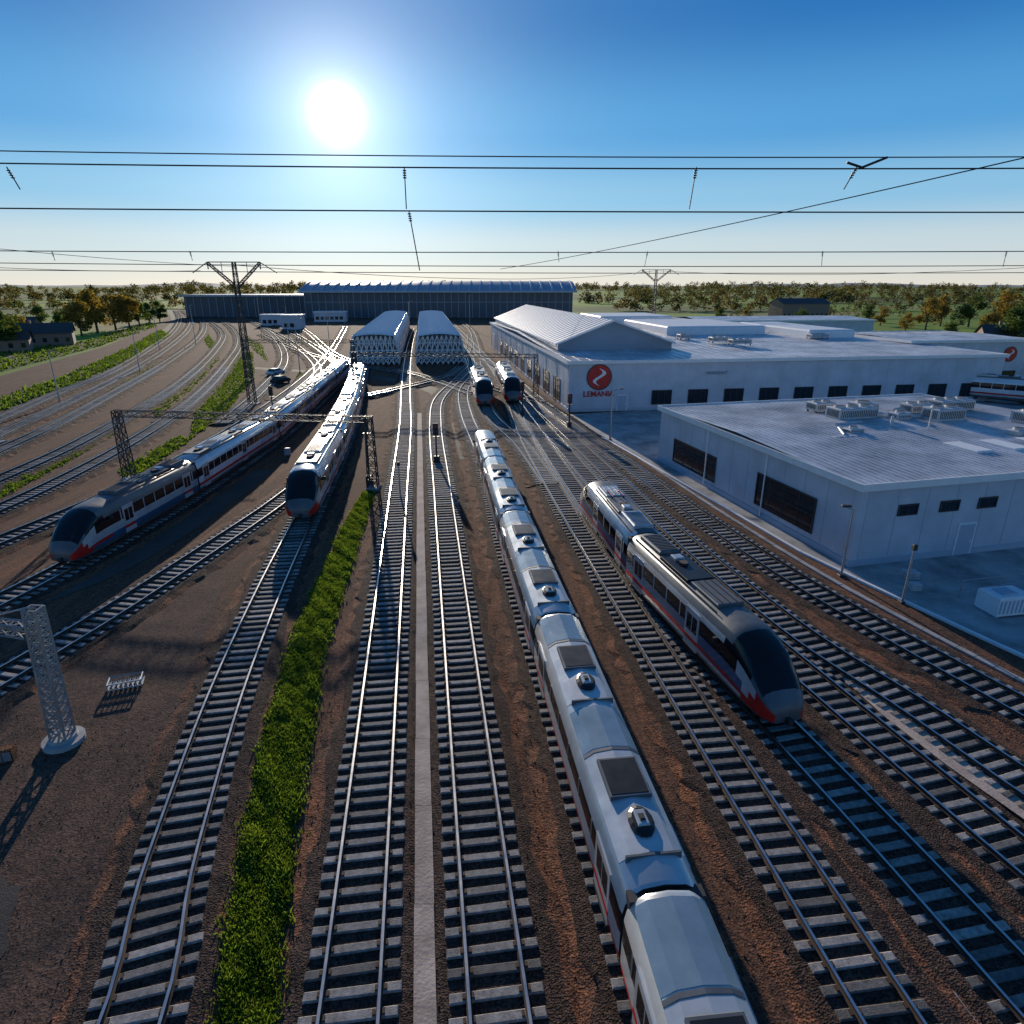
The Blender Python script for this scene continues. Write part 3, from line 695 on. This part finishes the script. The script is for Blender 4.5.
gantry((-37.3,60),(-12.9,57),6.9); gantry((-27,112),(4,108.5),7.2); gantry((-52,128),(-31,128),8)
def pole(x,y,h,arm=0,nm='street_lamp',r=.08):
    e=empty(nm); mb=MB(frame(x,y,0)); mb.cyl((0,0,0),(0,0,h),r,0,8,r*.6); mb.box(-.2,.2,-.2,.2,0,.12,1,.03)
    if arm: mb.cyl((0,0,h),(arm,0,h+.25),r*.5,0,6); mb.box(arm-.1,arm+.5,-.12,.12,h+.2,h+.32,1,.03)
    if not arm: mb.box(-.12,.12,-.1,.1,h,h+.35,1,.03)
    mb.obj('post',['steel','dsteel'],e)
pole(21.6,38.2,4.6,-.7); pole(23.5,34.5,3.4,0,'fence_post'); pole(-10.0,54.5,3,0,'marker_post')
for (u,v,h,a) in((300,372,11,1.2),(290,350,12,-1.2),(160,352,10,1),(302,345,10,1),(330,350,10,1),(493,312,18,-1),(620,300,14,1),(610,440,6,.8),(140,372,8,1),(60,402,8,1),(470,330,14,1),(345,325,14,-1),(262,338,14,1),(196,345,12,1),(410,335,12,1)):
    x,y=S(u,v); pole(x,y,h,a,r=.12)
def signal(x,y,h):
    e=empty('railway_signal'); mb=MB(frame(x,y,0)); mb.cyl((0,0,0),(0,0,h),.09,0,8); mb.box(-.28,.28,-.12,.05,h-1.3,h,0,.04)
    for i,z in enumerate((h-.3,h-.65,h-1.0)): mb.cyl((0,-.12,z),(0,-.2,z),.1,1 if i==0 else 2,12)
    mb.box(-.35,.35,.05,.6,h-1.5,h-1.45,0); mb.box(-.3,.3,-.25,.35,0,.9,3,.04)
    for k in range(int(h/.4)): mb.cyl((-.2,.12,.3+k*.4),(.2,.12,.3+k*.4),.02,0,4)
    mb.obj('signal_mast',['dsteel','red','glass','dsteel'],e)
signal(-13.6,58.6,6.4); signal(-8.0,66,4.4); signal(7.6,84,4.6); signal(-33.0,88,5); signal(1.5,92,5)
e=empty('lattice_post'); mb=MB(); x,y=-18.7,22.0
lattice(mb,(x,y,.35),(x+.15,y+.1,6.2),.62,.5,13,.055); mb.cyl((x,y,0),(x,y,.22),.78,1,24); mb.cyl((x,y,.22),(x,y,.36),.55,1,24,.5)
lattice(mb,(x-.2,y,5.3),(x-3.4,y-.3,6.0),.5,.35,6,.04)
mb.cyl((x-1.6,y-.1,5.9),(x+.1,y,6.3),.04)
mb.obj('post_frame',['steel','concrete'],e)
def crate(x,y,yaw,l,w,h):
    e=empty('steel_stillage'); mb=MB(frame(x,y,yaw)); 
    for z in(.12,h): 
        for a,b in(((0,0),(l,0)),((l,0),(l,w)),((l,w),(0,w)),((0,w),(0,0))): mb.cyl((a[0],a[1],z),(b[0],b[1],z),.035,0,5)
    k=0
    while k<=l+.01:
        for yy_ in(0,w): mb.cyl((k,yy_,0),(k,yy_,h),.03,0,5)
        mb.box(k-.06,k+.06,0,w,.12,.16,0); k+=l/7
    mb.obj('frame',['steel'],e)
crate(-18.9,25.4,.35,1.4,.7,.4)
e=empty('relay_cabinet'); mb=MB(frame(-20.6,20.6,.3)); mb.box(0,.7,0,.4,0,.6,0,.04); mb.box(.05,.33,-.02,0,.1,.5,1); mb.box(.37,.65,-.02,0,.1,.5,1); mb.cyl((-.5,.2,0),(-.5,.2,1.2),.04,1); mb.obj('cabinet',['rust','steel'],e)
for (x,y) in((.9,50),(-25.2,70)):
    e=empty('relay_cabinet'); mb=MB(frame(x,y,.13)); mb.box(-.3,.3,-.2,.2,0,.8,0,.05); mb.box(-.26,-.02,-.22,-.2,.1,.7,1); mb.box(.02,.26,-.22,-.2,.1,.7,1); mb.box(-.35,.35,-.25,.25,-.05,.08,2); mb.obj('cabinet',['hvac','wall2','concrete'],e)
e=empty('storage_container'); mb=MB(frame(27.6,32.4,math.radians(10)))
mb.box(0,2.3,0,1.5,.15,1.3,0,.08)
for k in range(8): mb.box(.1+k*.27,.2+k*.27,-.03,0,.3,1.1,1)
mb.box(.1,.3,.1,1.4,0,.15,1); mb.box(2.0,2.2,.1,1.4,0,.15,1); mb.box(.5,1.4,.3,1.1,1.3,1.42,1,.03)
mb.obj('container_body',['trim','wall2'],e)
e=empty('handrail'); mb=MB()
pts=[(27.2,35.0),(30,35.6),(33,36.3),(36,37)]
for i,(x,y) in enumerate(pts):
    mb.cyl((x,y,0),(x,y,1.2),.04)
    if i:
        for z in(.6,1.2): mb.cyl((pts[i-1][0],pts[i-1][1],z),(x,y,z),.03)
mb.obj('rails',['steel'],e)
e=empty('pallet_stack'); mb=MB()
for (x,y,w) in((25.5,37.6,.9),(31.5,34.5,1.3),(33.5,33.2,1.1),(24.9,35.9,.6)):
    for k in range(3): mb.box(x,x+w,y,y+w*.8,.04+k*.16,.16+k*.16,0,.02)
mb.obj('pallets',['hvac'],e)
def carv(x,y,yaw,mk):
    e=empty('parked_car'); mb=MB(frame(x,y,yaw)); W=.9
    prof=[(-2.2,.45,.75,.86),(-2.1,.3,.95,.9),(-1.5,.25,1.0,.92),(-1.2,.25,1.02,.92),(.9,.25,.98,.92),(1.9,.28,.85,.9),(2.2,.42,.65,.82)]
    vs=[];fs=[]
    for x_,z0,z1,w in prof: vs+= [(x_,-w,z0),(x_,-w,z1-.12),(x_,-w+.12,z1),(x_,w-.12,z1),(x_,w,z1-.12),(x_,w,z0)]
    for i in range(len(prof)-1):
        for j in range(6): fs.append((i*6+j,i*6+(j+1)%6,i*6+6+(j+1)%6,i*6+6+j))
    fs+= [tuple(range(5,-1,-1)),tuple(range(36,42))]; mb.add(vs,fs,0)
    a=[(-1.75,.98),(-1.2,1.42),(.3,1.45),(1.15,.95)]; vs=[]
    for x_,z in a: w=.82 if z<1 else .66; vs+= [(x_,-w,z),(x_,w,z)]
    mb.add(vs,[(0,2,3,1),(2,4,5,3),(4,6,7,5),(0,6,4,2),(1,3,5,7)],[1,0,1,1,1])
    for wx in(-1.35,1.35):
        for s in(-1,1): mb.cyl((wx,s*.72,.33),(wx,s*.93,.33),.33,2,14)
    mb.obj('body',[mk,'glass','under'],e,smooth=35)
for i,(u,v,yw,mk) in enumerate(((276,375,1.3,'tlg'),(281,383,1.3,'under'))):
    x,y=S(u,v); carv(x,y,yw,mk)
for i in range(5): carv(83+i*3.1,104+i*.4,1.5,['tw','tlg','under','tw','tlg'][i])
def wireline(mb,a,b,sag,r,n=24):
    a=Vector(a);b=Vector(b);pr=None
    for i in range(n+1):
        t=i/n; q=a.lerp(b,t); q.z-=sag*4*t*(1-t)
        if pr: mb.cyl(pr,q,r,0,5)
        pr=q
def insul(mb,x,y,z0,z1,lean=0):
    mb.cyl((x,y,z0),(x+lean,y,z1),.025,0,5)
    n=4
    for i in range(n):
        z=z0-.12-.09*i; mb.cyl((x+lean*(z0-z)/(z0-z1),y,z),(x+lean*(z0-z)/(z0-z1),y,z-.04),.075,1,10)
e=empty('overhead_catenary'); mb=MB(); Y=30; X0,X1=-36,38
wireline(mb,(X0,Y,23.5),(X1,Y,23.15),.3,.024); wireline(mb,(X0,Y,23.0),(X1,Y,22.7),.25,.03); wireline(mb,(X0,Y,21.2),(X1,Y,20.95),.12,.03)
wireline(mb,(-62,60,20.9),(62,60,20.85),.2,.04); wireline(mb,(-62,60,20.0),(62,60,19.7),.3,.035); wireline(mb,(-62,75,19.6),(62,75,19.3),.2,.04)
for x,l in((-21.1,.35),(-4.5,0),(7.7,-.15),(14.4,-.4)): insul(mb,x,Y,22.65,21.05 if abs(l)<.3 else 21.8,l)
insul(mb,-4.4,Y,21.0,18.6,.35); insul(mb,-40,60,20.8,20.0,.1); insul(mb,27,60,20.8,19.6,.1); insul(mb,11.8,60,20.8,19.5,-.2); insul(mb,4,60,20.8,19.9,.1); insul(mb,43,60,20.8,19.5,0)
insul(mb,-28,60,20.8,20.0,.1)
wireline(mb,(30,19,24.8),(-1.7,100,20.2),.5,.032,30); wireline(mb,(-62,30,24),(-41.2,101.6,20.6),.8,.03); wireline(mb,(-41.2,101.6,20.8),(44.8,212,22.2),2.2,.05); wireline(mb,(-46,101,20),(-62,60,20.4),.5,.03)
wireline(mb,(44.8,212,22.2),(120,150,22),1.5,.05)
mb.cyl((13.9,29.9,22.8),(14.6,29.9,22.6),.05,1,8); mb.cyl((14.6,30,22.62),(15.6,30,23.0),.05,1,8)
mb.obj('wires',['wire','ceramic'],e,smooth=40)
for (x,y,h) in((-36,30,24),(38,30,24),(-62,60,21.4),(62,60,21.4),(62,75,20),(-62,75,20)):
    e=empty('overhead_line_mast'); mb=MB(); lattice(mb,(x,y,0),(x,y,h),1.0,.5,16,.06); mb.box(x-.9,x+.9,y-.9,y+.9,-.1,.3,1,.05); mb.obj('lattice_mast',['steel','concrete'],e)
# ---------------------------------------------------------------- trees
def leaves(vs,fs,c,rad,n,size):
    for _ in range(n):
        d=Vector((random.gauss(0,1),random.gauss(0,1),random.gauss(0,1))).normalized()*(R()**.45)
        q=Vector(c)+Vector((d.x*rad[0],d.y*rad[1],d.z*rad[2])); a=Vector((U(-1,1),U(-1,1),U(-1,1))).normalized(); b=a.orthogonal().normalized(); s=size*U(.6,1.3)
        o=len(vs); vs+= [tuple(q-a*s*.5),tuple(q+b*s*.4),tuple(q+a*s*.5),tuple(q-b*s*.4)]; fs.append((o,o+1,o+2,o+3))
def tree(x,y,h,mk='leafg',nl=1500,name='tree',spread=.36):
    e=empty(name); mb=MB(frame(x,y,U(0,6))); mb.cyl((0,0,0),(.1,0,h*.45),h*.03,0,8,h*.016); vs=[];fs=[]
    nb=17
    for i in range(nb):
        a=U(0,6.28); rr=U(.1,1)*h*spread; z=h*U(.22,.88); rr*=1-.55*max(0,(z/h-.55)/.4)
        c=(math.cos(a)*rr,math.sin(a)*rr,z); mb.cyl((.05,0,h*U(.15,.4)),c,h*.01,0,5,h*.003)
        b=h*U(.12,.2); leaves(vs,fs,c,(b,b,b*.8),nl//nb,h*.055)
    mb.obj('trunk',['bark'],e); m2=MB(frame(x,y,0)); m2.add(vs,fs); m2.obj('crown',[mk],e)
for (u,v,h,mk) in((98,333,17,'leafa'),(116,330,16,'leafa'),(140,327,12,'leafg'),(82,336,13,'leafa'),(130,329,14,'leafa'),(160,322,11,'leafg'),(6,352,12,'leafg'),(22,342,9,'leafa'),(150,323,10,'leafg'),(62,332,9,'leafg'),(40,328,10,'leafg'),(-12,346,13,'leafg')):
    x,y=S(u,v); tree(x,y,h,mk,2200)
for (u,v,h,mk) in((1010,352,13,'leafg'),(1040,360,14,'leafg'),(985,345,11,'leafa'),(950,338,9,'leafg'),(925,330,14,'leafa'),(905,332,8,'leafa'),(800,326,8,'leafg'),(748,322,8,'leafa'),(1000,330,17,'leafa'),(968,327,15,'leafg'),(868,322,9,'leafg'),(720,322,7,'leafg'),(1020,338,13,'leafg'),(940,326,15,'leafa'),(880,326,9,'leafa')):
    x,y=S(u,v); tree(x,y,h,mk,1800)
def mass(name,zones,mk='leafd'):
    vs=[];fs=[]
    for (xa,xb,ya,yb,n,h0,h1) in zones:
        for _ in range(n):
            x=U(xa,xb);y=U(ya,yb);h=U(h0,h1)*U(.6,1)
            for k in range(5):
                leaves(vs,fs,(x+U(-.35,.35)*h,y+U(-.3,.3)*h,h*U(.15,.75)),(h*.28,h*.28,h*.26),18,h*.15)
    mb=MB(); mb.v=vs; mb.f=fs; mb.m=[0]*len(fs); mb.obj(name,[mk])
mass('distant_trees',[(70,780,490,506,170,8,15),(60,1200,690,715,260,10,19),(150,1700,950,1100,340,14,26),(320,600,350,372,60,9,17),(250,430,300,320,34,7,13),(120,460,385,400,40,5,9)])
mass('distant_trees',[(-1000,-230,840,860,190,9,17),(-560,-230,540,560,90,7,13),(-1700,-100,1400,1500,300,14,26),(-1200,1700,2200,2600,520,20,38),(-380,-250,410,430,30,6,11)])
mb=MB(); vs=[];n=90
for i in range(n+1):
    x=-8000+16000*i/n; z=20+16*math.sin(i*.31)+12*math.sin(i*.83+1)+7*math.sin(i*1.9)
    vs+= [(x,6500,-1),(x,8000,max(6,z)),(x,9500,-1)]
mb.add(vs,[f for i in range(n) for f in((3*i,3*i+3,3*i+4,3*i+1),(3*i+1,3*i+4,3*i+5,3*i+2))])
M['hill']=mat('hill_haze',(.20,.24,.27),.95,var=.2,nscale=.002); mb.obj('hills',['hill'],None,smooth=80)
# ---------------------------------------------------------------- light
EL=math.radians(12.0); AZ=math.radians(-13.4)
sd=Vector((math.sin(AZ)*math.cos(EL),math.cos(AZ)*math.cos(EL),math.sin(EL)))
w=bpy.data.worlds.new('World'); bpy.context.scene.world=w; w.use_nodes=True; nt=w.node_tree; L=nt.links.new
bg=nt.nodes['Background']; sky=nn(nt,'ShaderNodeTexSky'); sky.sky_type='NISHITA'; sky.sun_disc=False; sky.sun_elevation=EL; sky.sun_rotation=AZ
sky.altitude=300; sky.air_density=1.0; sky.dust_density=.2; sky.ozone_density=3
L(sky.outputs[0],bg.inputs[0]); bg.inputs[1].default_value=.01
tc=nn(nt,'ShaderNodeTexCoord'); nrm=nn(nt,'ShaderNodeVectorMath',operation='NORMALIZE'); L(tc.outputs['Generated'],nrm.inputs[0])
sx=nn(nt,'ShaderNodeSeparateXYZ'); L(nrm.outputs[0],sx.inputs[0])
cr=nn(nt,'ShaderNodeValToRGB'); el=cr.color_ramp.elements; cr.color_ramp.interpolation='EASE'
el[0].position=0; el[0].color=(.74,.72,.66,1); el[1].position=1; el[1].color=(.02,.09,.25,1)
for ps,c in((.05,(.56,.67,.73)),(.11,(.25,.52,.76)),(.19,(.075,.33,.68)),(.32,(.006,.145,.46)),(.55,(.012,.10,.32))):
    q=el.new(ps); q.color=rgba(c)
L(sx.outputs[2],cr.inputs[0]); b3=nn(nt,'ShaderNodeBackground'); L(cr.outputs[0],b3.inputs[0]); b3.inputs[1].default_value=.93
dt=nn(nt,'ShaderNodeVectorMath',operation='DOT_PRODUCT'); L(nrm.outputs[0],dt.inputs[0]); dt.inputs[1].default_value=tuple(sd)
mxm=nn(nt,'ShaderNodeMath',operation='MAXIMUM'); mxm.inputs[1].default_value=0; L(dt.outputs['Value'],mxm.inputs[0])
ad=nn(nt,'ShaderNodeAddShader'); L(bg.outputs[0],ad.inputs[0]); L(b3.outputs[0],ad.inputs[1]); last=ad
for n_,k_,c_ in((3200,2.0,(1,.97,.9)),(330,.42,(1,.95,.85)),(60,.28,(.85,.95,1)),(10,.09,(.55,.9,1))):
    pw=nn(nt,'ShaderNodeMath',operation='POWER'); pw.inputs[1].default_value=n_; L(mxm.outputs[0],pw.inputs[0])
    sm=nn(nt,'ShaderNodeMath',operation='MULTIPLY'); sm.inputs[1].default_value=k_; L(pw.outputs[0],sm.inputs[0])
    b2=nn(nt,'ShaderNodeBackground'); b2.inputs[0].default_value=rgba(c_); L(sm.outputs[0],b2.inputs[1])
    a_=nn(nt,'ShaderNodeAddShader'); L(last.outputs[0],a_.inputs[0]); L(b2.outputs[0],a_.inputs[1]); last=a_
L(last.outputs[0],nt.nodes['World Output'].inputs[0])
sl=bpy.data.lights.new('sun','SUN'); sl.energy=5; sl.angle=math.radians(.5); sl.color=(1,.88,.72); so=bpy.data.objects.new('sun',sl); so.rotation_euler=sd.to_track_quat('Z','Y').to_euler(); bpy.context.scene.collection.objects.link(so)
cd=bpy.data.cameras.new('camera'); cd.sensor_width=36; cd.lens=640/1024*36; cd.clip_end=30000; co=bpy.data.objects.new('camera',cd); co.location=(0,0,H); co.rotation_euler=(math.pi/2-P,0,0); bpy.context.scene.collection.objects.link(co)
sc=bpy.context.scene; sc.camera=co; sc.view_settings.view_transform='Standard'; sc.view_settings.look='None'; sc.view_settings.exposure=0
